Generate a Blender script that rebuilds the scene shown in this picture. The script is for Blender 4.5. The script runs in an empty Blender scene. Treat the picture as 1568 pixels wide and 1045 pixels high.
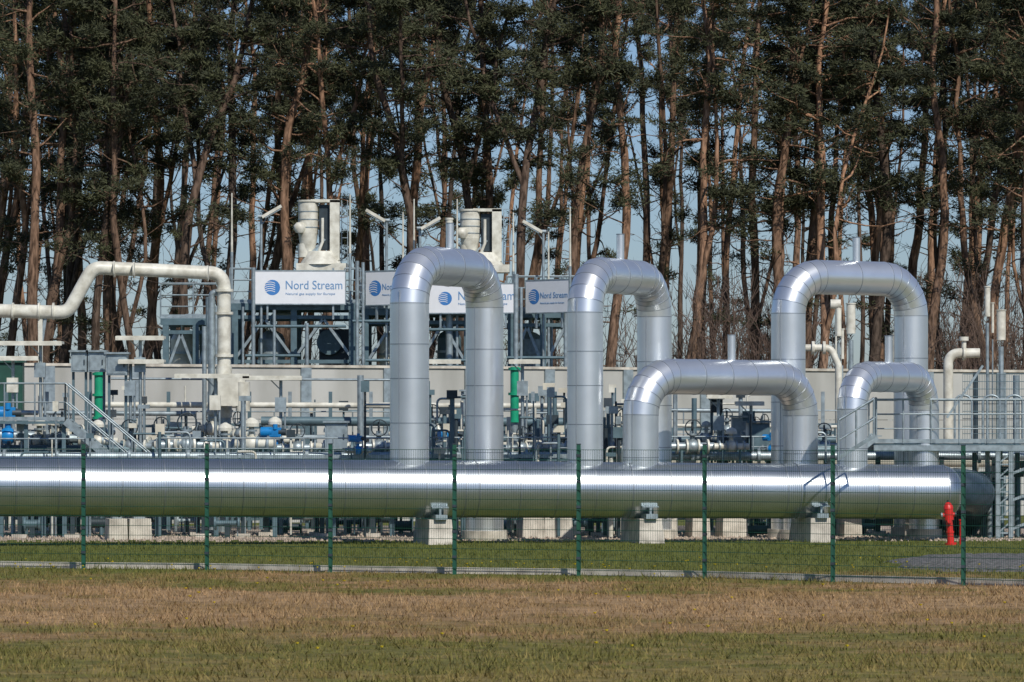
import bpy, math, random
import numpy as np
from mathutils import Vector, Matrix, Quaternion
random.seed(7); np.random.seed(7)
R=math.radians
sc=bpy.context.scene
# ---------------------------------------------------------------- survey helpers
F=6840.0; CH=2.83; HV=660.0
def P(u,v,d): return Vector(((u-784)*d/F, d, CH+(HV-v)*d/F))
def G(u,d,z=0.0): return Vector(((u-784)*d/F,d,z))
def S(px,d): return px*d/F
# ---------------------------------------------------------------- materials
def mat(name,col,rough=0.6,metal=0.0,var=0.15,scale=3.0,bump=0.0,bscale=20.0,dirt=None,stretch=None):
    m=bpy.data.materials.new(name); m.use_nodes=True
    nt=m.node_tree; N=nt.nodes; L=nt.links
    b=N["Principled BSDF"]; b.inputs["Roughness"].default_value=rough; b.inputs["Metallic"].default_value=metal
    tc=N.new("ShaderNodeTexCoord"); mp=N.new("ShaderNodeMapping"); L.new(tc.outputs["Object"],mp.inputs[0])
    if stretch: mp.inputs["Scale"].default_value=stretch
    n=N.new("ShaderNodeTexNoise"); n.inputs["Scale"].default_value=scale; n.inputs["Detail"].default_value=6
    L.new(mp.outputs[0],n.inputs["Vector"])
    r=N.new("ShaderNodeValToRGB")
    lo=[c*(1-var) for c in col]; hi=[min(1,c*(1+var)) for c in col]
    if dirt: lo=dirt
    r.color_ramp.elements[0].position=0.3; r.color_ramp.elements[0].color=(*lo,1)
    r.color_ramp.elements[1].position=0.65; r.color_ramp.elements[1].color=(*hi,1)
    L.new(n.outputs["Fac"],r.inputs[0]); L.new(r.outputs[0],b.inputs["Base Color"])
    if bump>0:
        n2=N.new("ShaderNodeTexNoise"); n2.inputs["Scale"].default_value=bscale; n2.inputs["Detail"].default_value=4
        L.new(tc.outputs["Object"],n2.inputs["Vector"])
        bp=N.new("ShaderNodeBump"); bp.inputs["Strength"].default_value=bump; bp.inputs["Distance"].default_value=0.02
        L.new(n2.outputs["Fac"],bp.inputs["Height"]); L.new(bp.outputs[0],b.inputs["Normal"])
    return m
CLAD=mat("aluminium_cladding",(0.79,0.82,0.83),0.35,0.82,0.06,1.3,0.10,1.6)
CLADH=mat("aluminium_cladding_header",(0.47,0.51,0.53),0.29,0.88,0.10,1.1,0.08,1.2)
BAND=mat("cladding_seam",(0.34,0.37,0.40),0.4,0.8,0.1)
CREAM=mat("cream_paint",(0.68,0.67,0.58),0.45,0,0.08,4,dirt=(0.46,0.44,0.36))
GALV=mat("galvanised_steel",(0.31,0.37,0.39),0.45,0.5,0.25,6)
STEEL=mat("blue_grey_steel",(0.10,0.16,0.185),0.5,0.2,0.2,4)
DARK=mat("dark_steel",(0.03,0.045,0.055),0.5,0.2,0.3,4)
NAVY=mat("navy_coating",(0.035,0.055,0.08),0.4,0.1,0.3,4)
WALL=mat("concrete_wall",(0.45,0.45,0.42),0.9,0,0.08,0.8,0.2,30,dirt=(0.33,0.33,0.30),stretch=(1,1,0.3))
CONC=mat("concrete",(0.58,0.54,0.46),0.9,0,0.1,3,0.3,30,dirt=(0.34,0.31,0.26))
FGREEN=mat("fence_green",(0.010,0.075,0.045),0.4,0,0.15)
GREEN=mat("green_paint",(0.01,0.3,0.16),0.4)
DGREEN=mat("dark_green_paint",(0.015,0.07,0.05),0.5)
BLUE=mat("blue_paint",(0.01,0.2,0.5),0.35)
RED=mat("red_paint",(0.6,0.02,0.015),0.4)
WHITE=mat("white_panel",(0.76,0.78,0.8),0.5,0,0.03)
SBLUE=mat("sign_blue",(0.05,0.2,0.5),0.5,0,0.03)
TBLUE=mat("lettering_blue",(0.13,0.28,0.5),0.5,0,0.03)
BEIGE=mat("beige_paint",(0.55,0.52,0.42),0.5)
YEL=mat("dandelion_yellow",(0.8,0.6,0.02),0.7)
# ---------------------------------------------------------------- mesh builder
class MB:
    def __init__(s): s.v=[];s.f=[];s.m=[];s.s=[];s.mats=[]
    def mi(s,m):
        if m not in s.mats: s.mats.append(m)
        return s.mats.index(m)
    def add(s,vs,fs,m,smooth=False):
        o=len(s.v); s.v.extend([tuple(x) for x in vs]); k=s.mi(m)
        for f in fs: s.f.append(tuple(i+o for i in f)); s.m.append(k); s.s.append(smooth)
    def box(s,c,size,m,rz=0.0,taper=1.0,rot=None):
        x,y,z=[a/2 for a in size]
        vs=[Vector((a*x*(taper if k>0 else 1),b*y*(taper if k>0 else 1),k*z)) for k in(-1,1) for b in(-1,1) for a in(-1,1)]
        q=rot if rot else Matrix.Rotation(rz,3,'Z')
        vs=[q@p+Vector(c) for p in vs]
        s.add(vs,[(0,2,3,1),(4,5,7,6),(0,1,5,4),(2,6,7,3),(0,4,6,2),(1,3,7,5)],m)
    def beam(s,p0,p1,w,m,h=None):
        p0=Vector(p0);p1=Vector(p1);d=p1-p0;L=d.length
        if L<1e-6:return
        s.box((p0+p1)/2,(w,h or w,L),m,rot=d.to_track_quat('Z','Y').to_matrix())
    def cyl(s,p0,p1,r,m,n=12,r1=None,caps=True):
        p0=Vector(p0);p1=Vector(p1);r1=r if r1 is None else r1
        q=(p1-p0).to_track_quat('Z','Y').to_matrix()
        vs=[];
        for p,rr in((p0,r),(p1,r1)):
            for i in range(n):
                a=2*math.pi*i/n; vs.append(p+q@Vector((math.cos(a)*rr,math.sin(a)*rr,0)))
        s.add(vs,[(i,(i+1)%n,n+(i+1)%n,n+i) for i in range(n)],m,True)
        if caps: s.add(vs,[tuple(range(n-1,-1,-1)),tuple(range(n,2*n))],m)
    def tube(s,pts,r,m,n=12,gore=False,caps=True):
        pts=[Vector(p) for p in pts]; K=len(pts)
        rs=r if isinstance(r,(list,tuple)) else [r]*K
        T=[]
        for i in range(K):
            a=pts[min(i+1,K-1)]-pts[i]; b=pts[i]-pts[max(i-1,0)]
            if a.length>0:a=a.normalized()
            if b.length>0:b=b.normalized()
            T.append((a+b).normalized())
        up=Vector((0,0,1)) if abs(T[0].z)<0.9 else Vector((1,0,0))
        x=T[0].cross(up).normalized(); rings=[]
        for i in range(K):
            x=(x-T[i]*x.dot(T[i])).normalized(); y=T[i].cross(x)
            rings.append([pts[i]+(x*math.cos(2*math.pi*j/n)+y*math.sin(2*math.pi*j/n))*rs[i] for j in range(n)])
        if gore:
            for i in range(K-1):
                s.add(rings[i]+rings[i+1],[(j,(j+1)%n,n+(j+1)%n,n+j) for j in range(n)],m,True)
        else:
            vs=[v for rg in rings for v in rg]
            s.add(vs,[(i*n+j,i*n+(j+1)%n,(i+1)*n+(j+1)%n,(i+1)*n+j) for i in range(K-1) for j in range(n)],m,True)
        if caps:
            s.add(rings[0],[tuple(range(n-1,-1,-1))],m); s.add(rings[-1],[tuple(range(n))],m)
    def obj(s,name,parent=None):
        me=bpy.data.meshes.new(name); me.from_pydata(s.v,[],s.f)
        for m in s.mats: me.materials.append(m)
        me.polygons.foreach_set("material_index",s.m); me.polygons.foreach_set("use_smooth",s.s); me.update()
        o=bpy.data.objects.new(name,me); sc.collection.objects.link(o)
        if parent:o.parent=parent
        return o
def fillet(pts,rad,n=6):
    pts=[Vector(p) for p in pts]; out=[pts[0]]
    for i in range(1,len(pts)-1):
        a=(pts[i-1]-pts[i]);b=(pts[i+1]-pts[i]); la,lb=a.length,b.length
        if la<1e-4 or lb<1e-4: continue
        a.normalize();b.normalize()
        ang=a.angle(b)
        if ang>math.pi-.03 or ang<.03: out.append(pts[i]); continue
        t=min(rad/math.tan(ang/2),la*.49,lb*.49); rr=t*math.tan(ang/2)
        bis=(a+b).normalized(); c=pts[i]+bis*(rr/math.sin(ang/2))
        s0=(pts[i]+a*t-c).normalized(); s1=(pts[i]+b*t-c).normalized()
        th=s0.angle(s1)
        for k in range(n+1):
            f=k/n; out.append(c+(s0*math.sin((1-f)*th)+s1*math.sin(f*th))/math.sin(th)*rr)
    out.append(pts[-1]); return out
def rail(m,p0,p1,h=1.1,ma=None,sp=1.3,r=0.022,mids=1,tall=0):
    ma=ma or GALV; p0=Vector(p0);p1=Vector(p1);L=(p1-p0).length;n=max(1,round(L/sp));up=Vector((0,0,h))
    for i in range(n+1):
        q=p0.lerp(p1,i/n); m.cyl(q,q+up,r,ma,6)
    m.cyl(p0+up,p1+up,r*1.15,ma,6)
    for k in range(mids):
        z=Vector((0,0,h*(k+1)/(mids+1))); m.cyl(p0+z,p1+z,r*.8,ma,6)
    m.beam(p0+Vector((0,0,.06)),p1+Vector((0,0,.06)),0.012,ma,0.1)
# ---------------------------------------------------------------- ground
def ground_material(name,blade):
    m=bpy.data.materials.new(name); m.use_nodes=True; nt=m.node_tree;N=nt.nodes;L=nt.links
    b=N["Principled BSDF"]; b.inputs["Roughness"].default_value=0.95
    b.inputs["Specular IOR Level"].default_value=0.1
    g=N.new("ShaderNodeNewGeometry"); sp=N.new("ShaderNodeSeparateXYZ"); L.new(g.outputs["Position"],sp.inputs[0])
    mp=N.new("ShaderNodeMapping"); mp.inputs["Scale"].default_value=(0.16,0.20,1); L.new(g.outputs["Position"],mp.inputs[0])
    n=N.new("ShaderNodeTexNoise"); n.inputs["Scale"].default_value=1.0; n.inputs["Detail"].default_value=9; n.inputs["Roughness"].default_value=0.75
    L.new(mp.outputs[0],n.inputs["Vector"])
    ma=N.new("ShaderNodeMath"); ma.operation='MULTIPLY_ADD'; ma.inputs[1].default_value=70; L.new(n.outputs["Fac"],ma.inputs[0]); L.new(sp.outputs["Y"],ma.inputs[2])
    mr=N.new("ShaderNodeMapRange"); mr.inputs["From Min"].default_value=75; mr.inputs["From Max"].default_value=155; L.new(ma.outputs[0],mr.inputs["Value"])
    r=N.new("ShaderNodeValToRGB"); e=r.color_ramp.elements
    def c(t): return (t[0],t[1],t[2],1)
    e[0].position=0.0; e[0].color=c((0.14,0.145,0.04)); e[1].position=1.0; e[1].color=c((0.135,0.15,0.04))
    for p_,cc in((0.08,(.17,.16,.05)),(0.14,(.25,.195,.08)),(0.20,(.15,.15,.045)),(0.27,(.23,.18,.075)),(0.34,(.29,.195,.10)),(0.42,(.38,.26,.15)),(0.49,(.30,.20,.10)),(0.55,(.20,.165,.06)),(0.61,(0.15,0.155,0.045)),(0.75,(0.13,0.148,0.04))):
        x=e.new(p_); x.color=c(cc)
    L.new(mr.outputs[0],r.inputs[0])
    n2=N.new("ShaderNodeTexNoise"); n2.inputs["Scale"].default_value=2.2; n2.inputs["Detail"].default_value=12; n2.inputs["Roughness"].default_value=0.8
    L.new(g.outputs["Position"],n2.inputs["Vector"])
    mx=N.new("ShaderNodeMix"); mx.data_type='RGBA'; mx.blend_type='MULTIPLY'; mx.inputs[0].default_value=1
    r2=N.new("ShaderNodeValToRGB"); r2.color_ramp.elements[0].position=.36;r2.color_ramp.elements[0].color=(.42,.43,.38,1) if not blade else (.5,.53,.46,1); r2.color_ramp.elements[1].position=.64;r2.color_ramp.elements[1].color=(1.3,1.25,1.2,1)
    L.new(n2.outputs["Fac"],r2.inputs[0]); L.new(r.outputs[0],mx.inputs[6]); L.new(r2.outputs[0],mx.inputs[7])
    L.new(mx.outputs[2],b.inputs["Base Color"])
    return m
GM=ground_material("grass_ground",False); GB=ground_material("grass_blades",True)
m=MB(); m.add([(-3000,-200,0),(3000,-200,0),(3000,6000,0),(-3000,6000,0)],[(0,1,2,3)],GM); m.obj("ground")
GRAV=mat("gravel_stone",(0.42,0.34,0.27),0.95,0,0.35,14,0.9,40,dirt=(0.14,0.11,0.085))
m=MB(); m.add([(-60,114.5,.004),(60,117.5,.004),(60,133,.004),(-60,133,.004)],[(0,1,2,3)],GRAV)
for i in range(5000):
    x=random.uniform(-15,15);y=random.uniform(113.7,124)+x*.04; r=random.uniform(.02,.06); q=Matrix.Rotation(random.random()*6,3,'Z')
    vs=[Vector((x,y,r*.5))+q@Vector(p)*r for p in((1,0,-.4),(0,1,-.4),(-1,.1,-.4),(0,-1,-.4),(.1,0,.7))]
    m.add(vs,[(0,1,4),(1,2,4),(2,3,4),(3,0,4)],GRAV)
m.obj("gravel")
def blades(name,n,ylo,yhi,hlo,hhi,w,material,seed):
    rg=np.random.RandomState(seed)
    y=ylo+(yhi-ylo)*rg.rand(n); x=(rg.rand(n)*2-1)*(y*0.1265+1.0)
    key=np.sin(x*3.1+np.sin(y*1.7)*2)*np.sin(y*2.3+np.sin(x*1.3)*2)
    keep=rg.rand(n)<(0.5+0.5*key); x=x[keep];y=y[keep];n=len(x)
    big=0.5+0.5*np.sin(x*.9+np.sin(y*.5)*3)*np.sin(y*.37+x*.2)
    h=(hlo+(hhi-hlo)*rg.rand(n)**2)*(.5+.9*big); a=rg.rand(n)*6.283; ln=rg.randn(n,2)*0.5
    dx=np.cos(a)*w/2;dy=np.sin(a)*w/2
    v=np.zeros((n,3,3)); v[:,0]=np.stack([x-dx,y-dy,np.zeros(n)],1);v[:,1]=np.stack([x+dx,y+dy,np.zeros(n)],1)
    v[:,2]=np.stack([x+ln[:,0]*h,y+ln[:,1]*h,h],1)
    me=bpy.data.meshes.new(name); me.from_pydata(v.reshape(-1,3).tolist(),[],np.arange(n*3).reshape(-1,3).tolist()); me.materials.append(material)
    o=bpy.data.objects.new(name,me); sc.collection.objects.link(o)
blades("grass",240000,46,113.5,0.03,0.13,0.02,GB,3)
m=MB()
for i in range(130):
    y=random.choice([random.uniform(88,96),random.uniform(88,93),random.uniform(55,92)]); x=random.uniform(-1,1)*y*.118; z=random.uniform(.08,.15); r=random.uniform(.022,.036)
    m.cyl((x,y,0),(x,y,z),.004,GM,4); m.cyl((x,y,z),(x,y,z+.02),r*.6,YEL,7,r1=r)
m.obj("dandelion_flowers")
# ---------------------------------------------------------------- fence + kerb
us=[-62,128,317,506,696,886,1079,1275,1475,1680]; vb=[869,872,873.5,877,880,882.5,886,892,897,903]
pts=[]
for u,v in zip(us,vb):
    d=CH*F/(v-HV); pts.append(G(u,d))
m=MB(); FH=2.56
for i,p in enumerate(pts):
    m.box(p+Vector((0,0,FH/2)),(.08,.06,FH),FGREEN); m.box(p+Vector((0,0,FH+.01)),(.09,.07,.02),DARK)
    for k in range(5): m.box(p+Vector((0,-.04,.35+k*.5)),(.095,.015,.05),DARK)
fence=m.obj("wire_mesh_fence")
m=MB()
for a,b in zip(pts[:-1],pts[1:]):
    L=(b-a).length; nv=int(L/.05)
    for k in range(1,nv):
        q=a.lerp(b,k/nv)+Vector((0,-.045,0)); m.cyl(q+Vector((0,0,.1)),q+Vector((0,0,2.46)),.003,FGREEN,3,caps=False)
    for k in range(13):
        z=Vector((0,-.05,.12+k*.195)); m.cyl(a+z,b+z,.005,FGREEN,4,caps=False)
        z=Vector((0,-.04,.12+k*.195)); m.cyl(a+z,b+z,.005,FGREEN,4,caps=False)
m.obj("mesh_panels",fence)
m=MB()
for a,b in zip(pts[:-1],pts[1:]):
    d=(b-a).normalized()
    for k in range(3):
        p=a.lerp(b,k/3)+d*.01+Vector((0,.55,.055)); q=a.lerp(b,(k+1)/3)-d*.01+Vector((0,.55,.055)); m.beam(p,q,.10,CONC,.14)
m.obj("concrete_kerb")
# ---------------------------------------------------------------- header pipeline
def dh(u): return 109.4+5.4*u/1470
def hc(u,off=0): return P(u,745+9*u/1470,dh(u))
A=hc(-130);B=hc(1442); HD=(B-A).normalized(); HL=(B-A).length; yaw=math.atan2(HD.y,HD.x)
m=MB(); RH=0.735
seams=[];t=0
while t<HL:
    seams.append(t); t+=random.choice([.35,.95,1.0,1.0,1.05,.55])
seams.append(HL)
for i in range(len(seams)-1):
    a=A+HD*seams[i];b=A+HD*seams[i+1]
    f0=seams[i]/HL; r=RH-.045*f0; L_=(b-a).length
    u_mid=784+((a+b)/2).x*F/((a+b)/2).y
    # each cladding sheet sits a fraction of a degree off the next
    yj=random.uniform(-.014,.014)*L_; zj=random.uniform(-.004,.004)
    if 500<u_mid<700: yj=0.0
    jy=Vector((0,yj,zj))
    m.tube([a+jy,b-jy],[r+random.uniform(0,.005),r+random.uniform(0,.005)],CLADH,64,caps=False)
    m.tube([b-HD*.012,b+HD*.012],r+.018,BAND,64)
e=[];rr=[]
for k in range(9):
    a=k/8*math.pi/2; e.append(B+HD*.5*math.sin(a)); rr.append(max(.03,.685*math.cos(a)**.8))
m.tube(e,rr,CLADH,48)
m.obj("insulated_gas_pipeline")
m=MB(); p=B+Vector((.3,1.5,0.05))
bend=fillet([p+Vector((-2,0,0)),p+Vector((.75,.3,0)),p+Vector((.85,2.2,-.3)),p+Vector((.85,5,-.9))],.9,8)
m.tube(bend,.55,NAVY,32)
m.tube([bend[1]-Vector((.03,0,0)),bend[1]+Vector((.03,0,0))],.6,GALV,32)
m.obj("buried_pipe_bend")
# ---------------------------------------------------------------- expansion loops
def loop(uL,uR,vtop,px,dl,dr,vent,bend=.98,frac=.5,vw=.1):
    m=MB(); d0=dh(uL)+dl; r=S(px,d0)/2; z=P(uL,vtop+px/2,d0).z
    p0=G(uL,d0); p1=G(uR,dh(uR)+dr)
    zb0=1.2 if dl<.8 else .25
    raw=[Vector((p0.x,p0.y,zb0)),Vector((p0.x,p0.y,z)),Vector((p1.x,p1.y,z)),Vector((p1.x,p1.y,.25))]
    path=fillet(raw,bend,6)
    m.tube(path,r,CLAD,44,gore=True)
    K=len(path)
    for i in range(K):
        a=path[max(i-1,0)];b=path[min(i+1,K-1)];t=(b-a).normalized()
        if 0<i<K-1: m.tube([path[i]-t*.007,path[i]+t*.007],r+.006,BAND,44)
    for i in range(K-1):
        a=path[i];b=path[i+1];L=(b-a).length
        if L>1.0:
            n=int(L/1.15);t=(b-a).normalized()
            for k in range(1,n+1):
                q=a+t*(L*k/(n+1)+random.uniform(-.12,.12)); m.tube([q-t*.009,q+t*.009],r+.008,BAND,44)
    for pp in(raw[0],raw[3]):
        m.box((pp.x-r*.5,pp.y-r*.868,1.5+z*.35),(.02,.012,z-2.2),BAND)
    if vent>0:
        q=Vector((p0.x,p0.y,z)).lerp(Vector((p1.x,p1.y,z)),frac)
        m.cyl(q,q+Vector((0,0,r+S(vent,d0))),vw,CLAD,20); m.cyl(q+Vector((0,0,r+S(vent,d0))),q+Vector((0,0,r+S(vent,d0)+.02)),vw+.012,BAND,20)
    if dl>=.8:m.cyl((p0.x,p0.y,0),(p0.x,p0.y,.25),r*1.2,CONC,24)
    m.cyl((p1.x,p1.y,0),(p1.x,p1.y,.25),r*1.2,CONC,24)
    return m.obj("pipe_expansion_loop")
loop(627,742,375,60,.0,3.4,38,frac=.53)
loop(896,1002,392,55,.0,3.8,38)
loop(981,1226,549,55,.0,3.0,38,frac=.56)
loop(1207,1395,397,53,3.6,5.4,36,frac=.55)
loop(1305,1415,553,47,.0,3.0,40,bend=.85)
# ---------------------------------------------------------------- header supports
def support(u,w=.66,dep=2.0,h=.62,front=.55):
    m=MB(); c=hc(u); n=Vector((HD.y,-HD.x,0)).normalized()
    b=Vector((c.x,c.y,0))+n*(front-dep/2+.35)
    m.box(b+Vector((0,0,h/2)),(w,dep,h),CONC,rz=yaw,taper=.86)
    q=Vector((c.x,c.y,0))
    m.box(q+n*.35+Vector((0,0,h+.06)),(.3,1.1,.12),GALV,rz=yaw)
    m.box(q+n*.68+Vector((0,0,h+.30)),(.42,.16,.03),GALV,rz=yaw)
    m.box(q+n*.6+Vector((0,0,h+.16)),(.05,.3,.28),GALV,rz=yaw)
    m.obj("concrete_pipe_support")
for u in(-30,665,985,1245): support(u)
def plinth(u,d,w,h,dep=.8):
    m=MB(); m.box(G(u,d,h/2),(w,dep,h),CONC,rz=yaw,taper=.92); m.box(G(u,d,h+.04),(w*.5,dep*.5,.08),GALV,rz=yaw); m.box(G(u,d,h+.35),(w*.2,dep*.2,.6),GALV,rz=yaw); m.obj("concrete_plinth")
for u,w in((178,.5),(212,.6),(812,.6),(850,.8),(1018,.5),(1068,.5),(1120,.7),(1300,.5),(1392,.5),(745,.6)): plinth(u,115.6+u*.003,w,.55)
# ---------------------------------------------------------------- concrete wall
WL=P(-60,560,133);WR=P(1640,578,150); WL.z=0;WR.z=0
m=MB(); wd=(WR-WL).normalized(); WLn=(WR-WL).length; wy=math.atan2(wd.y,wd.x); WH=4.78
n=14
for i in range(n):
    a=WL+wd*(WLn*i/n);b=WL+wd*(WLn*(i+1)/n);c=(a+b)/2;L=(b-a).length
    for k in range(3):
        m.box(c+Vector((0,0,WH*(k+.5)/3)),(L-.02,.18,WH/3-.015),WALL,rz=wy)
    m.box(c+Vector((0,0,WH+.04)),(L-.002,.3,.08),CONC,rz=wy)
    m.box(a+Vector((0,-.14,WH/2)),(.34,.12,WH-.02),GALV,rz=wy)
m.obj("concrete_wall")
# ---------------------------------------------------------------- platforms behind wall
D=149
def filter_platform(u0,u1,vd,cols,rails):
    m=MB(); 
    for dy in(0,3.2):
        m.beam(P(u0,vd,D)+Vector((0,dy,0)),P(u1,vd,D)+Vector((0,dy,0)),.22,STEEL)
        m.beam(P(u0,vd+16,D)+Vector((0,dy,0)),P(u1,vd+16,D)+Vector((0,dy,0)),.12,STEEL)
    c=(P(u0,vd-5,D)+P(u1,vd-5,D))/2+Vector((0,1.6,0)); m.box(c,((P(u1,vd,D)-P(u0,vd,D)).x,3.3,.05),GALV)
    for u in cols:
        for dy in(0,3.2):
            q=P(u,vd,D)+Vector((0,dy,0)); m.box((q.x,q.y,q.z/2),(.2,.2,q.z),STEEL)
    for a,b in zip(cols[:-1],cols[1:]):
        mid=(a+b)/2
        m.beam(P(a,vd+80,D),P(mid,vd+18,D),.09,GALV); m.beam(P(b,vd+80,D),P(mid,vd+18,D),.09,GALV)
        m.beam(P(a,vd+82,D+3.2),P(mid,vd+20,D+3.2),.09,DARK); m.beam(P(b,vd+82,D+3.2),P(mid,vd+20,D+3.2),.09,DARK)
        m.beam(P(a,vd+84,D),P(b,vd+84,D),.12,STEEL)
    for a,b in rails:
        rail(m,P(a,vd-6,D),P(b,vd-6,D),1.15,GALV,1.0,.025,2); rail(m,P(a,vd-6,D+3.2),P(b,vd-6,D+3.2),1.15,GALV,1.0,.025,2)
    return m.obj("steel_equipment_platform")
filter_platform(350,552,470,[360,450,540],[(352,392),(528,552)])
filter_platform(556,720,478,[560,640,715],[(556,715)])
filter_platform(776,905,482,[782,832,900],[(776,905)])
filter_platform(246,346,493,[254,300,340],[(246,346)])
m=MB()
for u,v0,v1,w in((322,455,575,14),(331,470,575,6),(547,400,560,6),(556,402,560,5),(604,415,560,5),(388,410,560,6),(372,470,560,4),(640,480,560,6),(790,420,560,8),(798,440,560,5),(866,480,560,6),(420,475,560,5),(470,495,560,6)):
    a=P(u,v1,D-1);b=P(u,v0,D-1); m.cyl((a.x,a.y,0),b,S(w,D)/2,GALV,8)
for k in range(14):
    m.beam(P(547,415+k*11,D-1),P(556,415+k*11,D-1),.03,GALV)
for u0,u1,v in((540,610,492),(376,460,545),(560,720,552),(776,870,548),(385,530,500),(640,720,505)):
    m.cyl(P(u0,v,D-1),P(u1,v,D-1),.05,STEEL,8)
m.obj("steel_pipe_rack")
m=MB(); c=P(505,525,D+1.6); m.cyl(c-Vector((.0,.6,.0)),c+Vector((0,1,0)),.42,STEEL,24)
m.box(c+Vector((.2,.3,-.2)),(1.1,1.2,1.3),DARK); m.box(c+Vector((.2,.3,-2.5)),(.9,.9,3.4),DARK); m.obj("compressor_unit")
def vessel(u,v0,r,mt):
    m=MB(); d=D+1.4; t=P(u,v0,d)
    m.cyl((t.x,d,.6),t,r,mt,20); m.tube([t,t+Vector((0,0,r*.4)),t+Vector((0,0,r*.62)),t+Vector((0,0,r*.7))],[r,r*.8,r*.4,.03],mt,20)
    m.cyl(t+Vector((0,0,-.5)),t+Vector((0,0,-.42)),r+.06,GALV,20); m.tube(fillet([t+Vector((0,0,r*.5)),t+Vector((0,0,r+.4)),t+Vector((.7,0,r+.4)),t+Vector((.7,0,-1))],.15,5),.06,GALV,8)
    for a in(0,2.1,4.2): m.box((t.x+math.cos(a)*r*.8,d+math.sin(a)*r*.8,.3),(.1,.1,.6),STEEL)
    m.obj("gas_filter_vessel")
vessel(416,520,.45,GALV); vessel(600,522,.42,CREAM); vessel(688,518,.4,STEEL); vessel(812,520,.38,GALV); vessel(280,520,.4,CREAM)
# ---------------------------------------------------------------- exhaust stacks
def stack(u,vb,vt):
    m=MB(); d=D+.8
    b=P(u,vb,d);t=P(u,vt,d);h=t.z-b.z
    m.box(b+Vector((.3,0,-.05)),(1.7,1.2,.26),CREAM); m.cyl(b+Vector((.25,0,.05)),b+Vector((.25,0,.5)),.72,CREAM,24,r1=.45)
    m.cyl(b+Vector((-.28,0,.3)),b+Vector((-.28,0,.75)),.24,CREAM,20)
    m.cyl(b+Vector((-.18,0,h*.5)),t+Vector((-.18,0,-.06)),.33,CREAM,24); m.cyl(t+Vector((-.18,0,-.06)),t+Vector((-.18,0,0)),.37,CREAM,24)
    for k in range(3): m.cyl(b+Vector((-.18,0,h*(.58+.12*k))),b+Vector((-.18,0,h*(.58+.12*k)+.03)),.345,GALV,24)
    m.cyl(b+Vector((-.18,0,.3)),b+Vector((-.18,0,h*.5)),.2,CREAM,20,r1=.33)
    m.tube([b+Vector((-.45,-.3,h*.5+.0)),b+Vector((-.45,-.3,h*.5+.12)),b+Vector((-.45,-.3,h*.5+.25)),b+Vector((-.45,-.3,h*.5+.35))],[.12,.2,.2,.1],CREAM,16)
    m.box(b+Vector((.72,0,h*.5+.1)),(.32,.5,h-.2),CREAM); m.box(b+Vector((.37,.1,h*.5+.2)),(.36,.3,h-.7),DARK)
    m.box(b+Vector((.4,.05,h-.03)),(.96,.6,.1),CREAM)
    m.beam(b+Vector((-.1,-.2,.4)),b+Vector((.4,-.2,.9)),.06,GALV)
    m.tube([b+Vector((.2,-.4,.5)),b+Vector((.32,-.4,.8)),b+Vector((.32,-.4,1.6))],.05,CREAM,10)
    for k in range(8): m.beam(b+Vector((.95,-.1,.2+k*.25)),b+Vector((1.15,-.1,.2+k*.25)),.02,GALV)
    for x in(.95,1.15): m.beam(b+Vector((x,-.1,.1)),b+Vector((x,-.1,h)),.025,GALV)
    m.obj("exhaust_stack")
stack(480,408,307); stack(728,410,321)
m=MB(); m.cyl(P(688,400,D),P(688,336,D),.12,CREAM,14); m.cyl(P(688,337,D),P(688,334,D),.14,CREAM,14); m.cyl((P(688,400,D).x,D,0),P(688,400,D),.12,GALV,12); m.obj("vent_pipe")
def flood(u,v,side):
    m=MB(); t=P(u,v,D-.5); m.cyl((t.x,t.y,0),t,.045,GALV,8)
    rot=Matrix.Rotation(R(-30*side),3,'Y'); c=t+Vector((side*.36,-.1,.16))
    m.box(c,(.74,.3,.1),CREAM,rot=rot); m.box(c+rot@Vector((0,0,-.075)),(.6,.26,.03),GALV,rot=rot)
    m.cyl(t-Vector((.1,0,0)),t+Vector((.1,0,0)),.07,GALV,10); m.beam(t+Vector((0,0,-.3)),t+Vector((side*.3,-.05,.1)),.03,GALV)
    m.obj("floodlight")
flood(400,332,1); flood(592,338,-1); flood(643,350,1); flood(832,355,-1)
m=MB()
for u,v in((355,296),(536,298),(634,305),(786,326),(873,318),(840,355),(700,305),(1280,455),(617,325)):
    t=P(u,v,D); m.cyl((t.x,t.y,0),P(u,v+90,D),.05,GALV,6); m.cyl(P(u,v+90,D),t,.042,CREAM,6,r1=.022)
m.obj("lightning_rods")
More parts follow.
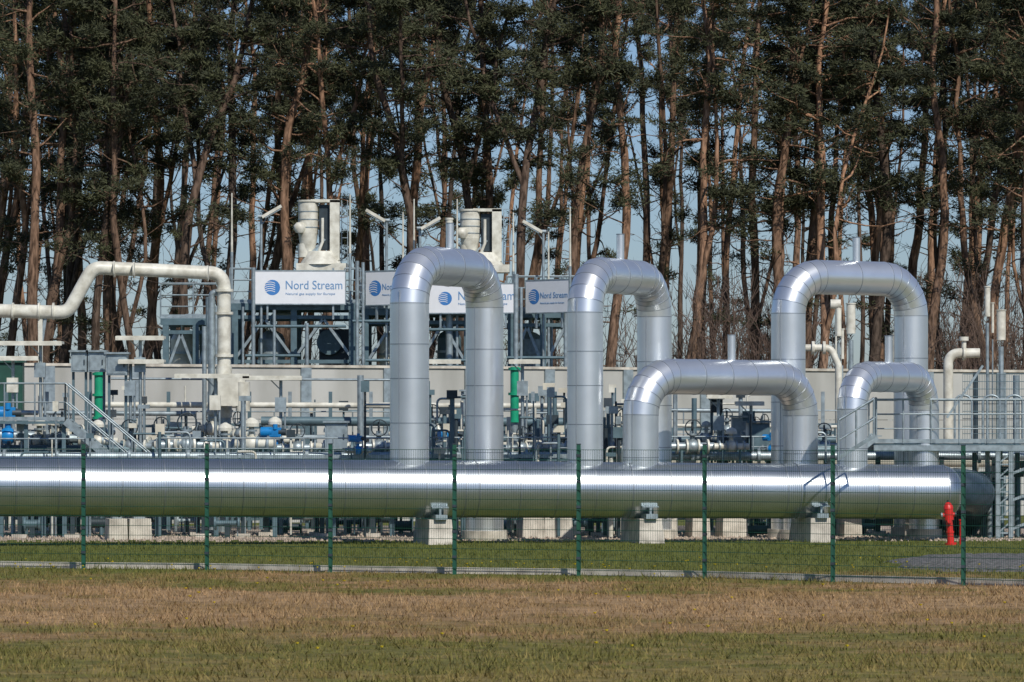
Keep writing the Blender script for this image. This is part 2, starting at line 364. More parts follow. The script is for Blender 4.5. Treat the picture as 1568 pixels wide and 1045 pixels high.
# ---------------------------------------------------------------- signs
def sign(u0,v0,w,h,rz=0.0,d=D-.6):
    c=P(u0,v0,d); rot=Matrix.Rotation(rz,4,'Z')
    m=MB(); m.box((w/2,0,-h/2),(w,.04,h),WHITE)
    for z in(0,-h): m.box((w/2,.0,z),(w+.06,.06,.04),GALV)
    for x in(-.015,w+.015): m.box((x,0,-h/2),(.03,.06,h-.05),GALV)
    for x in(.4,w-.4): m.box((x,.06,-h/2-.2),(.06,.06,h+.6),GALV)
    cx,cz,r=w*.19,-h*.5,h*.23
    n=32; m.add([(cx+r*math.cos(a),-.024,cz+r*math.sin(a)) for a in[2*math.pi*i/n for i in range(n)]],[tuple(range(n))],SBLUE)
    for k in range(5):
        z0=cz+r*(.55-.28*k); 
        vs=[];
        for i in range(9):
            x=cx-r*.95+i/8*r*1.3; zz=z0+.16*r*math.sin(i/8*math.pi)
            vs+= [(x,-.028,zz-.04*r),(x,-.028,zz+.05*r)]
        m.add(vs,[(2*i,2*i+2,2*i+3,2*i+1) for i in range(8)],WHITE)
    o=m.obj("company_sign"); o.matrix_world=Matrix.Translation(c)@rot
    for txt,x0,zz,wd in(("Nord Stream",.33,-.55,.63),("Natural gas supply for Europe",.335,-.72,.55)):
        cu=bpy.data.curves.new("lettering","FONT"); cu.body=txt; cu.size=1; cu.extrude=0.002
        t=bpy.data.objects.new("lettering",cu); sc.collection.objects.link(t); bpy.context.view_layer.update()
        k=w*wd/t.dimensions.x; ky=k*.8 if txt[2]=='t' else k*1.15
        t.parent=o; t.rotation_euler=(R(90),0,0); t.location=(w*x0,-.027,h*zz); t.scale=(k,ky,1); cu.materials.append(TBLUE)
sign(391,415,S(137,D),S(51,D)); sign(561,416,2.1,S(52,D),R(-38),D-.4); sign(656,435,S(137,D),S(45,D),R(-8)); sign(806,430,2.0,S(50,D),R(-45))
# ---------------------------------------------------------------- cream process pipework left
d=124
m=MB()
pth=fillet([P(-80,474,d),P(104,479,d),P(142,410,d),P(343,419,d+1),P(343,600,d+1)],.38,6)
m.tube(pth,S(21,d)/2,CREAM,24)
m.cyl(P(343,560,d+1),P(343,640,d+1),S(25,d)/2,CREAM,20)
for v in(445,480,545,585,630):
    m.cyl(P(343,v-2,d+1),P(343,v+2,d+1),.26,CREAM,20)
for u in(20,60,82): m.cyl(P(u,477,d)-Vector((.025,0,0)),P(u,477,d)+Vector((.025,0,0)),.24,CREAM,20)
for u in(175,205,318): m.cyl(P(u,411+(u-142)*.045,d)-Vector((.02,0,0)),P(u,411+(u-142)*.045,d)+Vector((.02,0,0)),.225,CREAM,20)
m.box(P(355,600,d+.5),(.75,.5,.8),CREAM); m.cyl(P(372,585,d+.4),P(372,630,d+.4),.2,CREAM,16)
m.cyl(P(343,640,d+1),G(343,d+1),.2,GALV,16)
m.beam(P(62,486,d),G(62,d),.12,CREAM); m.beam(P(60,550,d),P(70,485,d),.08,GALV)
m.obj("cream_process_pipe")
m=MB(); d=125
m.cyl(G(324,d),P(324,456,d),S(11,d)/2,GALV,14); m.cyl(G(313,d),P(313,500,d),S(7,d)/2,GALV,12)
m.tube(fillet([P(324,458,d),P(324,448,d),P(343,448,d)],.15),S(9,d)/2,GALV,12)
m.obj("steel_riser_pipe")
def canopy(u0,u1,v,post,d=122,th=.07):
    m=MB(); c=(P(u0,v,d)+P(u1,v,d))/2; w=S(u1-u0,d)
    m.box(c,(w,.9,th),CREAM); m.box(c+Vector((0,-.46,-.03)),(w+.04,.03,th+.04),CREAM)
    q=P(post,v,d); m.cyl((q.x,q.y,1.2),q,.045,GALV,8); m.cyl((q.x,q.y,0),(q.x,q.y,1.2),.06,GALV,8)
    m.beam(q+Vector((-.3,0,-.05)),q+Vector((0,0,-.35)),.03,GALV); m.box(q+Vector((0,-.12,-.75)),(.3,.2,.4),random.choice([GALV,CREAM,STEEL]))
    m.cyl(q+Vector((.12,-.15,-.9)),q+Vector((.12,-.15,-1.6)),.03,GALV,6)
    m.obj("instrument_canopy")
for a in((-5,96,525,62),(-10,60,548,20),(180,252,517,215),(184,252,553,200),(270,382,575,330),(374,462,578,430),(780,826,553,800),(1126,1168,617,1150),(610,705,553,650),(1082,1120,606,1100)): canopy(*a)
m=MB(); d=127
for u0,u1,v,r_,mt in((150,872,620,.085,CREAM),(400,872,645,.13,STEEL),(0,300,632,.07,GALV),(170,600,580,.035,GALV),(930,1240,628,.06,GALV),(1030,1300,652,.05,CREAM),(240,600,668,.06,GALV),(0,1300,690,.12,STEEL),(620,1280,672,.1,STEEL)):
    m.cyl(P(u0,v,d),P(u1,v+2,d),r_,mt,12)
for u in list(range(10,880,62))+[940,1010,1090,1190,1260]:
    m.beam(G(u,d),P(u,600,d),.1,STEEL if u%4 else GALV)
m.obj("pipe_rack")
rr=random.Random(3)
def skid(u0,u1,vt,d):
    m=MB(); x0=G(u0,d).x; x1=G(u1,d).x; zt=P(0,vt,d).z
    for x in(x0,x1):
        for y in(0,1.2): m.box((x,d+y,zt/2),(.1,.1,zt),STEEL)
    for z in(zt-.05,zt*.62,.3): 
        for y in(0,1.2): m.beam((x0+.06,d+y,z),(x1-.06,d+y,z),.08,STEEL)
    k=x0+.2
    while k<x1-.3:
        w=rr.uniform(.2,.6); h=rr.uniform(.4,1.1); zc=rr.uniform(zt*.6,zt*.85)
        t=rr.random(); mt=rr.choice([DARK,DARK,STEEL,DGREEN,GALV])
        if t<.4: m.cyl((k+w/2,d+.6,.4),(k+w/2,d+.6,zc+h/2),w*.35,mt,14)
        elif t<.75: m.box((k+w/2,d+.6,zc),(w,.6,h),mt)
        else: m.tube(fillet([(k,d+.5,.4),(k,d+.5,zc),(k+w,d+.5,zc),(k+w,d+.5,.4)],.15,5),.06,rr.choice([GALV,CREAM,STEEL]),10)
        k+=w+rr.uniform(.05,.4)
    m.obj("equipment_skid")
for a in((-20,90,668,129),(110,235,650,129.5),(250,330,655,129),(335,400,648,128),(380,470,652,129),(480,598,648,129.5),(655,715,640,129),(772,868,648,129),(925,952,652,129),(1030,1180,655,129),(1200,1290,648,130)): skid(*a)
m=MB()
for i in range(190):
    u=rr.choice([rr.uniform(0,600),rr.uniform(0,300),rr.uniform(640,720),rr.uniform(770,870),rr.uniform(925,960),rr.uniform(1010,1290)]); d=rr.uniform(117,130)
    vt=rr.choice([rr.uniform(640,690),rr.uniform(600,680),rr.uniform(650,700),rr.uniform(590,640)]); m.cyl(G(u,d,.05),P(u,vt,d),rr.choice([.02,.03,.045,.06]),rr.choice([GALV,GALV,STEEL,CREAM,STEEL,DARK]),8)
    if rr.random()<.6:
        p=P(u,vt,d); m.box(p,(rr.uniform(.12,.35),.2,rr.uniform(.1,.3)),rr.choice([GALV,CREAM,STEEL,BEIGE,DARK]))
    if rr.random()<.5:
        p=P(u,vt+rr.uniform(4,30),d); dx=rr.choice([-1,1])*rr.uniform(.3,.9); m.tube(fillet([p,p+Vector((dx,0,0)),p+Vector((dx,0,-rr.uniform(.4,1)))],.12,4),.03,rr.choice([GALV,CREAM,STEEL]),8)
m.obj("small_bore_pipework")
m=MB()
for dd,z,r_,mt in((119.4,2.15,.12,GALV),(121,2.3,.16,STEEL),(124,2.0,.2,BEIGE)):
    m.cyl((-14,dd-1.5,z),(14,dd+2,z),r_,mt,14)
    for k in range(18):
        x=-13.5+k*1.55+rr.uniform(-.3,.3); y=dd-1.5+(x+14)/28*3.5
        m.cyl((x-.04,y,z),(x+.04,y,z),r_*1.7,mt,16); m.box((x+.4,y,z/2),(.12,.12,z),DARK)
        m.box((x+.4,y,.05),(.4,.4,.1),CONC)
for k in range(46):
    x=rr.uniform(-13.5,12.5); y=rr.uniform(117.5,126)+x*.1; w=rr.uniform(.3,.9); z=rr.uniform(.15,.45); mt=rr.choice([DARK,DARK,STEEL,GALV])
    m.cyl((x,y,z),(x+w,y,z),rr.uniform(.06,.14),mt,12); m.cyl((x+w,y,z),(x+w+.05,y,z),.19,mt,14); m.cyl((x-.05,y,z),(x,y,z),.19,mt,14)
    m.box((x+w/2,y,z/2),(.14,.14,z),DARK); m.box((x+w/2,y,z/2+.7),(.07,.07,z+1.4),mt)
m.obj("process_pipes")
# ---------------------------------------------------------------- valves
def valve_mesh(kind):
    m=MB(); body=BLUE if kind==1 else (CREAM if kind==2 else GALV)
    for x in(-.42,-.16,.16,.42): m.cyl((x-.025,0,0),(x+.025,0,0),.2,GALV if kind else CREAM,18)
    m.cyl((-.6,0,0),(.6,0,0),.11,GALV if kind!=2 else CREAM,16)
    m.tube([(-.16,0,0),(-.08,0,0),(.08,0,0),(.16,0,0)],[.13,.19,.19,.13],body,18)
    m.cyl((0,0,.1),(0,0,.42),.07,body,12); m.cyl((0,0,.3),(0,0,.35),.14,GALV,16)
    if kind==1:
        m.box((.0,0,.52),(.34,.26,.26),BLUE); m.cyl((-.42,0,.52),(-.1,0,.52),.15,BLUE,18); m.cyl((.1,-.05,.52),(.3,-.05,.52),.1,DARK,14); m.cyl((0,-.1,.6),(0,-.1,.75),.07,BLUE,12)
    elif kind==0:
        m.cyl((0,0,.42),(0,0,.66),.03,DARK,8)
        n=20; ring=[(.22*math.cos(2*math.pi*i/n),-.12,.5+.22*math.sin(2*math.pi*i/n)) for i in range(n+1)]
        m.tube(ring,.018,DARK,6); m.beam((-.22,-.12,.5),(.22,-.12,.5),.02,DARK); m.beam((0,-.12,.28),(0,-.12,.72),.02,DARK); m.cyl((0,-.12,.5),(0,0,.5),.02,DARK,6)
    else:
        m.cyl((0,0,.42),(0,0,.5),.19,CREAM,18); m.tube([(0,0,.5),(0,0,.58),(0,0,.64)],[.19,.15,.04],CREAM,18)
    for x in(-.3,.3): m.box((x,0,-.35),(.06,.1,.5),STEEL)
    return m
vm=[]
for k,nm in enumerate(("gate_valve","actuated_valve","control_valve")):
    o=valve_mesh(k).obj(nm); vm.append((o.data,nm)); bpy.data.objects.remove(o)
def valve(u,v,d,k,s=1.0,rz=0):
    me,nm=vm[k]; o=bpy.data.objects.new(nm,me); sc.collection.objects.link(o); o.location=P(u,v,d); o.scale=(s,s,s); o.rotation_euler=(0,0,rz)
    return o
for u,v,k,s in((12,668,1,1.2),(60,676,2,1),(95,672,0,1.1),(250,680,0,1),(285,682,0,1.2),(345,684,2,1),(385,680,2,1.1),(422,690,1,.95),(455,686,0,.9),(505,684,2,.9),(548,690,1,.6),(580,684,0,1),(662,684,2,.8),(692,692,1,.9),(822,684,0,.9),(850,684,2,.8),(798,686,0,.8),(150,676,2,.9),(935,684,0,.8),(1060,684,0,1),(1120,684,2,.8),(1182,688,1,.6),(1262,684,0,.9),(200,684,0,1)):
    valve(u,v,(117 if k==1 else 120)+((u*7)%5),k,s,R((u*13)%60-30))
for i in range(26):
    valve(rr.uniform(-10,1290),rr.uniform(655,700),rr.uniform(121,128),rr.choice([0,0,2]),rr.uniform(.5,1),rr.uniform(-1,1))
m=MB()
for u0,u1,d,v in((240,600,118.5,703),(0,130,118,704),(640,870,118.8,702),(925,1290,121,700)):
    m.box((P(u0,v,d)+P(u1,v,d))/2+Vector((0,1.2,-.05)),(S(u1-u0,d),2.4,.06),STEEL)
    rail(m,P(u0,v,d),P(u1,v,d),.55,GALV,.8,.02,1)
    for k in range(5):
        q=P(u0+(u1-u0)*k/4,v,d); m.box((q.x,q.y+.3,(q.z-.1)/2),(.12,.12,q.z-.1),STEEL)
    rail(m,P(u0,v,d+9),P(u1,v,d+9),1.35,GALV,1.1,.02,1)
m.obj("valve_deck")
m=MB()
for u,v0,v1 in((788,562,645),(151,570,640)):
    m.cyl(P(u,v1,125),P(u,v0,125),.12,GREEN,16); m.cyl(G(u,125),P(u,v1,125),.1,GALV,12)
    for v in(v0+3,(v0+v1)/2,v1): m.cyl(P(u,v+2,125),P(u,v-2,125),.18,GREEN,16)
m.obj("green_riser_pipe")
def cabinet(u0,u1,v0,v1,d,mt):
    m=MB(); w=S(u1-u0,d);h=S(v1-v0,d); c=P((u0+u1)/2,(v0+v1)/2,d)
    m.box(c,(w,.5,h),mt); m.box(c+Vector((0,-.262,0)),(w-.08,.02,h-.08),mt); m.box(c+Vector((0,-.03,h/2+.03)),(w+.1,.65,.05),mt)
    m.box(c+Vector((w*.35,-.285,0)),(.03,.03,.14),DARK)
    for s_ in(-1,1): m.box((c.x+s_*w*.4,c.y,(c.z-h/2)/2),(.07,.07,c.z-h/2),STEEL)
    m.obj("control_cabinet")
for a in((110,134,540,570,123,GALV),(136,162,540,570,123,GALV),(164,196,543,575,122,GALV),(-20,36,556,640,128,DGREEN),(1146,1178,648,690,122,STEEL),(1120,1142,640,690,123,GALV),(498,532,648,690,120,GALV),(78,112,652,690,121,BEIGE),(1088,1106,612,632,123,DARK),(935,952,622,650,124,CREAM),(706,722,600,640,126,GALV)): cabinet(*a)
def stairs(uA,vA,uB,vB,d,w=1.0,n=10):
    m=MB(); a=P(uA,vA,d);b=P(uB,vB,d)
    for dy in(0,w):
        m.beam(a+Vector((0,dy,0)),b+Vector((0,dy,0)),.05,GALV,.2)
        up=Vector((0,0,1.0))
        m.cyl(a+up+Vector((0,dy,0)),b+up+Vector((0,dy,0)),.025,GALV,6); m.cyl(a+up/2+Vector((0,dy,0)),b+up/2+Vector((0,dy,0)),.02,GALV,6)
        for k in range(5):
            q=a.lerp(b,k/4)+Vector((0,dy,0)); m.cyl(q,q+up,.022,GALV,6)
    for k in range(n+1):
        q=a.lerp(b,k/n); m.box(q+Vector((0,w/2,0)),(.28,w,.03),GALV)
    return m
m=stairs(100,645,236,760,118.5,.9,12)
m.box((P(0,645,118.5)+P(100,645,118.5))/2+Vector((-.6,.5,-.04)),(S(100,118.5)+1.2,1.0,.07),STEEL)
rail(m,P(-40,645,118.5),P(100,645,118.5),1.0,GALV,.7); rail(m,P(-40,645,119.5),P(100,645,119.5),1.0,GALV,.7)
for u in(-20,40,98):
    q=P(u,645,118.7); m.box((q.x,q.y,q.z/2-.05),(.1,.1,q.z-.1),STEEL)
m.obj("steel_staircase")
# ---------------------------------------------------------------- right access platform (behind the header)
m=MB(); d=117.2
zd=P(1340,682,d).z
def Q(u,z,dd=d): return G(u,dd,z)
for dy in(0,2.6):
    m.beam(Q(1338,zd-.08)+Vector((0,dy,0)),Q(1640,zd-.08)+Vector((0,dy,0)),.06,GALV,.16)
m.box((Q(1338,zd)+Q(1640,zd))/2+Vector((0,1.3,.03)),((Q(1640,0)-Q(1338,0)).x,2.55,.03),STEEL)
rail(m,Q(1340,zd+.05),Q(1640,zd+.05),1.15,GALV,.75,.024,2); rail(m,Q(1340,zd+.05,d+2.6),Q(1640,zd+.05,d+2.6),1.15,GALV,.75,.024,2)
for u in(1528,1548,1600,1625):
    for dy in(0,2.6): m.box((Q(u,0).x,d+dy,(zd-.15)/2),(.12,.12,zd-.15),GALV)
for k in range(6):
    z0=.15+k*.36
    m.beam(Q(1528,z0),Q(1548,z0+.3),.04,GALV); m.beam(Q(1528,z0),Q(1548,z0),.04,GALV)
for z0 in(.25,1.0,1.7): m.beam(Q(1548,z0),Q(1625,z0+.5),.07,GALV); m.beam(Q(1500,z0,d+2.6),Q(1640,z0,d+2.6),.08,GALV)
for u in(1508,1575): m.box((Q(u,0).x,d+2.6,zd/2-.1),(.12,.12,zd-.2),STEEL)
for k in range(60):
    x=Q(1490,0).x+k*.045; m.cyl((x,d+2.7,zd+.1),(x,d+2.7,zd+1.9),.006,STEEL,3,caps=False)
for k in range(10): m.cyl((Q(1490,0).x,d+2.7,zd+.1+k*.2),(Q(1655,0).x,d+2.7,zd+.1+k*.2),.01,STEEL,3,caps=False)
for i in range(16):
    u=random.uniform(1500,1600); y=d+random.uniform(.4,2.2); z=random.uniform(.8,2); m.cyl(G(u,y),G(u,y,z),random.choice([.04,.08,.12]),random.choice([DARK,STEEL,GALV]),10); m.box(G(u,y,z),(.3,.25,.2),random.choice([DARK,STEEL]))
m.obj("access_platform")
m=stairs(1296,705,1342,668,dh(1320)+1.6,.8,5); m.obj("steel_step_bridge")
m=MB()
rail(m,P(1284,705,111.5),P(1338,672,112.2),1.0,GALV,.6,.028,1)
m.obj("safety_railing")
m=MB()
for u in(1462,1505,1540):
    a=P(u,672,118.5); m.tube(fillet([a,a+Vector((0,0,1.15)),a+Vector((.45,0,1.15)),a+Vector((.45,0,0))],.2,5),.03,GALV,8)
m.beam(P(1450,640,118.5),P(1505,560,118.5),.06,GALV)
m.obj("hoop_guard_rail")
m=MB(); d=132
m.tube(fillet([G(1452,d),P(1452,541,d),P(1500,541,d)],.3,6),S(15,d)/2,CREAM,18)
m.cyl(P(1476,541,d)-Vector((.03,0,0)),P(1476,541,d)+Vector((.03,0,0)),.22,CREAM,18); m.cyl(P(1476,541,d),P(1476,520,d),.07,CREAM,10); m.cyl(P(1476,522,d),P(1476,516,d),.14,CREAM,12)
m.obj("cream_elbow_pipe")
m=MB()
for u,vt,w in((1512,440,9),(1533,476,14),(1303,466,14),(1284,470,9),(1372,513,13),(1290,505,5),(1520,465,4)):
    t=P(u,vt,d); m.cyl((t.x,t.y,0),P(u,vt+55,d),S(w*.55,d)/2,GALV,10); m.cyl(P(u,vt+45,d),t,S(w,d)/2,CREAM,14); m.cyl(t,t+Vector((0,0,.03)),S(w,d)/2+.02,CREAM,14)
m.tube(fillet([P(1220,533,d),P(1272,533,d),P(1284,560,d),G(1284,d)],.25,5),S(11,d)/2,CREAM,14)
for u in(1245,1262): m.cyl(P(u,533,d)-Vector((.04,0,0)),P(u,533,d)+Vector((.04,0,0)),.2,CREAM,14)
m.cyl(P(1282,466,d)-Vector((.2,0,0)),P(1282,466,d)+Vector((.1,0,0)),.14,CREAM,12)
m.obj("vent_mast_pipes")
m=MB()
for u,v0,v1,w,mt in((1103,632,705,10,STEEL),(1063,610,705,8,STEEL),(1033,570,705,5,GALV),(1210,600,705,5,GALV),(552,575,640,10,GALV),(1556,575,600,10,GALV),(1494,570,672,8,DARK)):
    m.cyl(G(u,126),P(u,v0,126),S(w,126)/2,mt,12)
m.obj("riser_pipes")
# ---------------------------------------------------------------- hydrant
m=MB(); b=G(1456,110.6); tl=Matrix.Rotation(R(-4),3,'Y')
def hp(x,y,z): return b+tl@Vector((x,y,z))
m.cyl(hp(0,0,0),hp(0,0,.06),.15,RED,18); m.cyl(hp(0,0,.06),hp(0,0,.8),.085,RED,18,r1=.08)
m.cyl(hp(0,0,.62),hp(0,0,.9),.115,RED,18); m.tube([hp(0,0,.9),hp(0,0,.98),hp(0,0,1.04),hp(0,0,1.07)],[.125,.11,.07,.02],RED,18)
m.cyl(hp(-.16,0,.75),hp(.16,0,.75),.055,RED,14); m.cyl(hp(.15,0,.75),hp(.19,0,.75),.065,DARK,14); m.cyl(hp(-.19,0,.75),hp(-.15,0,.75),.065,GALV,14)
m.cyl(hp(0,-.18,.6),hp(0,0,.6),.06,RED,14); m.cyl(hp(0,0,1.05),hp(0,0,1.12),.03,DARK,6); m.cyl(hp(0,0,.3),hp(0,0,.34),.1,RED,18)
m.cyl(G(1472,110.6),G(1472,110.6,.6),.05,RED,10); m.cyl(G(1472,110.6,.6),G(1472,110.6,.64),.07,RED,10)
m.obj("fire_hydrant")
m=MB(); nx,ny=60,14; vs=[]
for j in range(ny+1):
    for i in range(nx+1):
        x=8.1+i*.12; y=89.5+j*.55; f=math.sin(math.pi*j/ny)*min(1,max(0,(i-1)/7)); vs.append((x+.3*math.sin(j*.9),y,-.02+.26*f**.6+random.uniform(-.03,.03)*f))
m.add(vs,[(j*(nx+1)+i,j*(nx+1)+i+1,(j+1)*(nx+1)+i+1,(j+1)*(nx+1)+i) for j in range(ny) for i in range(nx)],mat("dark_gravel",(0.13,0.125,0.12),.95,0,.4,9,.9,30,dirt=(.05,.05,.045)),True)
m.obj("gravel_mound")
# ---------------------------------------------------------------- forest
def bark():
    m=bpy.data.materials.new("pine_bark"); m.use_nodes=True; nt=m.node_tree;N=nt.nodes;L=nt.links;b=N["Principled BSDF"];b.inputs["Roughness"].default_value=.9
    b.inputs["Specular IOR Level"].default_value=0.2
    tc=N.new("ShaderNodeTexCoord"); sp=N.new("ShaderNodeSeparateXYZ"); L.new(tc.outputs["Object"],sp.inputs[0])
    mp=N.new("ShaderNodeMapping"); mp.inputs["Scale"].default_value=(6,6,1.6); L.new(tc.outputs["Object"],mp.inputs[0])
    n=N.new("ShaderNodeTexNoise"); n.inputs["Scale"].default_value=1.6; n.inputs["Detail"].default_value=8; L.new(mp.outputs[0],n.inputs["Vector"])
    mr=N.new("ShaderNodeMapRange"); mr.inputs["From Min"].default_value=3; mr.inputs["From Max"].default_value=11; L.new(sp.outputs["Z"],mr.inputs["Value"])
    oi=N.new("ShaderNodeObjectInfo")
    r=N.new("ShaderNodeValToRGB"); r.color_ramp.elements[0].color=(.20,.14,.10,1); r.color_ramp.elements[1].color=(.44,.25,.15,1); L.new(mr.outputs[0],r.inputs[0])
    mx=N.new("ShaderNodeMix"); mx.data_type='RGBA'; mx.inputs[7].default_value=(.08,.062,.05,1); L.new(r.outputs[0],mx.inputs[6])
    m2=N.new("ShaderNodeMath"); m2.operation='POWER'; m2.inputs[1].default_value=.6; L.new(oi.outputs["Random"],m2.inputs[0]); L.new(m2.outputs[0],mx.inputs[0])
    r2=N.new("ShaderNodeValToRGB"); r2.color_ramp.elements[0].position=.35; r2.color_ramp.elements[0].color=(.32,.31,.30,1); r2.color_ramp.elements[1].position=.64; r2.color_ramp.elements[1].color=(1.2,1.2,1.2,1); L.new(n.outputs["Fac"],r2.inputs[0])
    m3=N.new("ShaderNodeMix"); m3.data_type='RGBA'; m3.blend_type='MULTIPLY'; m3.inputs[0].default_value=1; L.new(mx.outputs[2],m3.inputs[6]); L.new(r2.outputs[0],m3.inputs[7]); L.new(m3.outputs[2],b.inputs["Base Color"])
    bp=N.new("ShaderNodeBump"); bp.inputs["Distance"].default_value=.06; bp.inputs["Strength"].default_value=.8; L.new(n.outputs["Fac"],bp.inputs["Height"]); L.new(bp.outputs[0],b.inputs["Normal"])
    return m
BARK=bark()
NEED=mat("pine_needles",(0.050,0.054,0.022),.8,0,.5,.9,dirt=(.017,.022,.010))
TWIG=mat("dead_twigs",(0.12,0.08,0.06),.9)
def pine(seed,zs=9.0,zr=6.5,dens=1.0,low=.14,nb=26,extra=1):
    g=random.Random(seed); H=g.uniform(21,25); m=MB()
    pts=[];x=y=0;vx=vy=0;r0=g.uniform(.18,.28)
    n=24
    for i in range(n+1):
        z=H*i/n; vx=vx*.78+g.gauss(0,.06); vy=vy*.78+g.gauss(0,.06); x+=vx;y+=vy; pts.append(Vector((x,y,z-.3)))
    rad=[r0*(1-.72*i/n)+(.08 if i==0 else 0)+g.uniform(-.012,.012) for i in range(n+1)]
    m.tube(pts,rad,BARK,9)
    stems=[(pts,rad)]
    if g.random()<.5:
        k=g.randint(6,12); a=g.uniform(0,6.28); q=pts[k].copy(); fp=[q.copy()]; dr=Vector((math.cos(a)*.4,math.sin(a)*.4,1))
        for i in range(12):
            dr+=Vector((g.gauss(0,.12)-dr.x*.16,g.gauss(0,.12)-dr.y*.16,.05)); q=q+dr*.85; fp.append(q.copy())
        fr=[rad[k]*.7*(1-.065*i) for i in range(13)]; m.tube(fp,fr,BARK,7); stems.append((fp,fr))
    cl=[]
    def branch(p,dr,L,r,depth,live):
        seg=5; q=p.copy(); out=[q.copy()]; d_=dr.copy()
        for i in range(seg):
            d_=(d_+Vector((g.gauss(0,.3),g.gauss(0,.3),g.gauss(.05,.26)))).normalized(); q=q+d_*L/seg; out.append(q.copy())
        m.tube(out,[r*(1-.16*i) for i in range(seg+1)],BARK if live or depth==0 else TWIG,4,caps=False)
        if depth<2:
            for k in range(g.randint(1,3) if live else g.randint(0,3)):
                i=g.randint(2,seg); dd=(d_+Vector((g.gauss(0,.7),g.gauss(0,.7),g.gauss(.1,.4)))).normalized(); branch(out[i],dd,L*g.uniform(.3,.5),r*.5,depth+1,live)
        if live:
            for i in range(2,seg+1):
                if g.random()<.5: cl.append((out[i]+Vector((g.gauss(0,.1),g.gauss(0,.1),.08)),g.uniform(.18,.45)))
    for st,rd in stems:
        for i in range(2,len(st)):
            z=st[i].z
            lf=max(0,min(1,(z-zs)/zr))
            cnt=g.choice([0,1,1,2,2]) if z<zs+1 else g.choice([1,2,2,3] if g.random()<dens else [0,1,1])
            if z>zs+4.5: cnt+=extra
            for k in range(cnt):
                a=g.uniform(0,6.28); t=st[i].lerp(st[i-1],g.random())
                live=g.random()<(low if z>6 else 0)+lf*.78
                L=g.uniform(.6,2.6) if not live else g.uniform(1.0,2.6)*(1-.4*max(0,(z-16)/9))
                branch(t,Vector((math.cos(a),math.sin(a),g.uniform(-.2,.7))).normalized(),L,g.uniform(.015,.04) if not live else g.uniform(.03,.06),0,live)
    rg=np.random.RandomState(seed); C=np.array([list(c[0]) for c in cl]);Sz=np.array([c[1] for c in cl])
    N_=len(C)*nb; idx=np.repeat(np.arange(len(C)),nb); dirv=rg.randn(N_,3); dirv/=np.linalg.norm(dirv,axis=1)[:,None]; dirv[:,2]=dirv[:,2]*.5+.12
    rad_=rg.rand(N_)**.6; base=C[idx]+dirv*(Sz[idx]*rad_)[:,None]; di=dirv+rg.randn(N_,3)*.5; di/=np.linalg.norm(di,axis=1)[:,None]
    L_=rg.uniform(.12,.26,N_); sd=np.cross(di,rg.randn(N_,3)); sd/=np.linalg.norm(sd,axis=1)[:,None]; w=rg.uniform(.016,.034,N_)
    v=np.zeros((N_,3,3)); v[:,0]=base-sd*w[:,None]; v[:,1]=base+sd*w[:,None]; v[:,2]=base+di*L_[:,None]
    mv=len(m.v)
    allv=m.v+v.reshape(-1,3).tolist(); nm=bpy.data.meshes.new("pine_tree"); fn=m.f+(np.arange(N_*3).reshape(-1,3)+mv).tolist()
    nm.from_pydata(allv,[],fn); 
    for q in m.mats: nm.materials.append(q)
    nm.materials.append(NEED); k=len(m.mats)
    nm.polygons.foreach_set("material_index",m.m+[k]*N_); nm.polygons.foreach_set("use_smooth",m.s+[False]*N_); nm.update()
    return nm
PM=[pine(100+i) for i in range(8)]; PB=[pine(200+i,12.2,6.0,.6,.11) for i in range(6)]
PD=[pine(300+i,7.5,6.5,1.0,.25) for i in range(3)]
def tree(u,d,lean=0,s=1.0,pool=PM,parent=None,ws=1.0):
    o=bpy.data.objects.new("pine_tree",random.choice(pool)); sc.collection.objects.link(o)
    o.location=G(u,d); o.scale=(s*ws,s*ws,s)
    o.rotation_mode='QUATERNION'; o.rotation_quaternion=Quaternion((0,1,0),R(lean))@Quaternion((0,0,1),random.uniform(0,6.28))
    if parent:o.parent=parent
for u,l,w in((20,1,1),(72,3,1.2),(138,3,.85),(218,4,.95),(285,5,1.1),(360,2,.85),(428,3,1.2),(505,-2,.8),(590,1.5,1.05),(680,1,1.05),(730,1,.9),(792,4,1.1),(862,2,.95),(925,5.5,1.05),(1060,2,1.05),(1120,5,1.3),(1190,4,1.05),(1245,1.5,1.15),(1330,5,1.15),(1420,4,1.05),(1495,4.5,1.15),(1560,2,1)):
    tree(u,random.uniform(166,171),l,1.0,ws=w)
for i in range(27): tree(-60+i*63+random.uniform(-22,22),random.uniform(173,186),random.gauss(2,2.5),random.uniform(.98,1.1),pool=PB if i%2 else PM,ws=random.uniform(.65,1.0))
for u in(-30,60,150,230,1340,1440,1490,1545,1600): tree(u,random.uniform(176,190),random.gauss(2,2),1.05,pool=PD,ws=.9)
em=bpy.data.objects.new("distant_pine_forest",None); sc.collection.objects.link(em)
for i in range(56): tree(-120+i*32.5+random.uniform(-25,25),random.uniform(189,228),random.gauss(1.5,2.5),random.uniform(1.06,1.25),pool=PB,parent=em,ws=random.uniform(.55,.8))
m=MB(); g=random.Random(9)
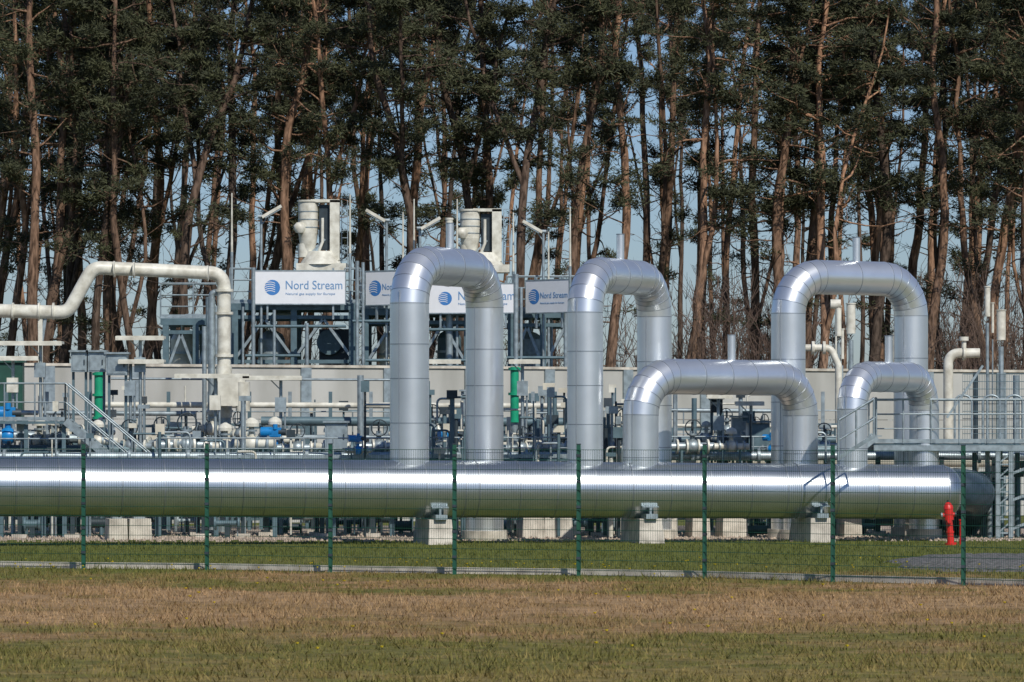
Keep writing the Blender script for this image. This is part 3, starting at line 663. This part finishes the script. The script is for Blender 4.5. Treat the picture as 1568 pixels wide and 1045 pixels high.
for i in range(150):
    u=g.choice([g.uniform(-20,1600),g.uniform(1430,1600),g.uniform(1050,1200)]); d=g.uniform(158,185); q0=G(u,d); H=g.uniform(4,8.5)
    for s_ in range(4):
        q=q0+Vector((g.gauss(0,.3),g.gauss(0,.3),0)); dr=Vector((g.gauss(0,.15),g.gauss(0,.15),1)); out=[q.copy()]
        for k in range(7):
            dr=(dr+Vector((g.gauss(0,.12),g.gauss(0,.12),.1))).normalized(); q=q+dr*H/7; out.append(q.copy())
            if k>1:
                for _ in range(3):
                    dd=(dr+Vector((g.gauss(0,.6),g.gauss(0,.6),.2))).normalized(); e1=q+dd*g.uniform(.3,.8); e2=e1+(dd+Vector((g.gauss(0,.4),0,.2)))*g.uniform(.2,.6); m.tube([q,e1,e2],[.014,.01,.005],TWIG,3,caps=False)
        m.tube(out,[.035*(1-.12*k) for k in range(8)],TWIG,4,caps=False)
m.obj("bare_undergrowth")
# ---------------------------------------------------------------- light, sky, camera
el=R(42); az=R(24)
s=Vector((math.sin(az)*math.cos(el),-math.cos(az)*math.cos(el),math.sin(el)))
ld=bpy.data.lights.new("sun","SUN"); ld.energy=3.8; ld.angle=R(.5); ld.color=(1,.95,.87)
lo=bpy.data.objects.new("sun",ld); sc.collection.objects.link(lo); lo.rotation_mode='QUATERNION'; lo.rotation_quaternion=s.to_track_quat('Z','Y')
w=bpy.data.worlds.new("World"); sc.world=w; w.use_nodes=True; nt=w.node_tree
sk=nt.nodes.new("ShaderNodeTexSky"); sk.sky_type='NISHITA'; sk.sun_disc=False; sk.sun_elevation=el; sk.sun_rotation=math.pi-az; sk.air_density=1.0; sk.dust_density=.4; sk.ozone_density=3.2
tint=nt.nodes.new("ShaderNodeMix"); tint.data_type='RGBA'; tint.blend_type='MULTIPLY'; tint.inputs[0].default_value=1; tint.inputs[7].default_value=(.65,.75,.97,1)
bg=nt.nodes["Background"]; bg.inputs[1].default_value=.082; nt.links.new(sk.outputs[0],tint.inputs[6]); nt.links.new(tint.outputs[2],bg.inputs[0])
cd=bpy.data.cameras.new("camera"); co=bpy.data.objects.new("camera",cd); sc.collection.objects.link(co); co.location=(0,0,CH); co.rotation_euler=(R(90),0,0)
cd.sensor_width=36; cd.lens=36*F/1568; cd.shift_y=(HV-522.5)/1568; cd.clip_end=8000; cd.clip_start=.5
cd.dof.use_dof=True; cd.dof.focus_distance=116; cd.dof.aperture_fstop=7
sc.camera=co
sc.view_settings.view_transform='Standard'; sc.view_settings.look='None'; sc.view_settings.exposure=0
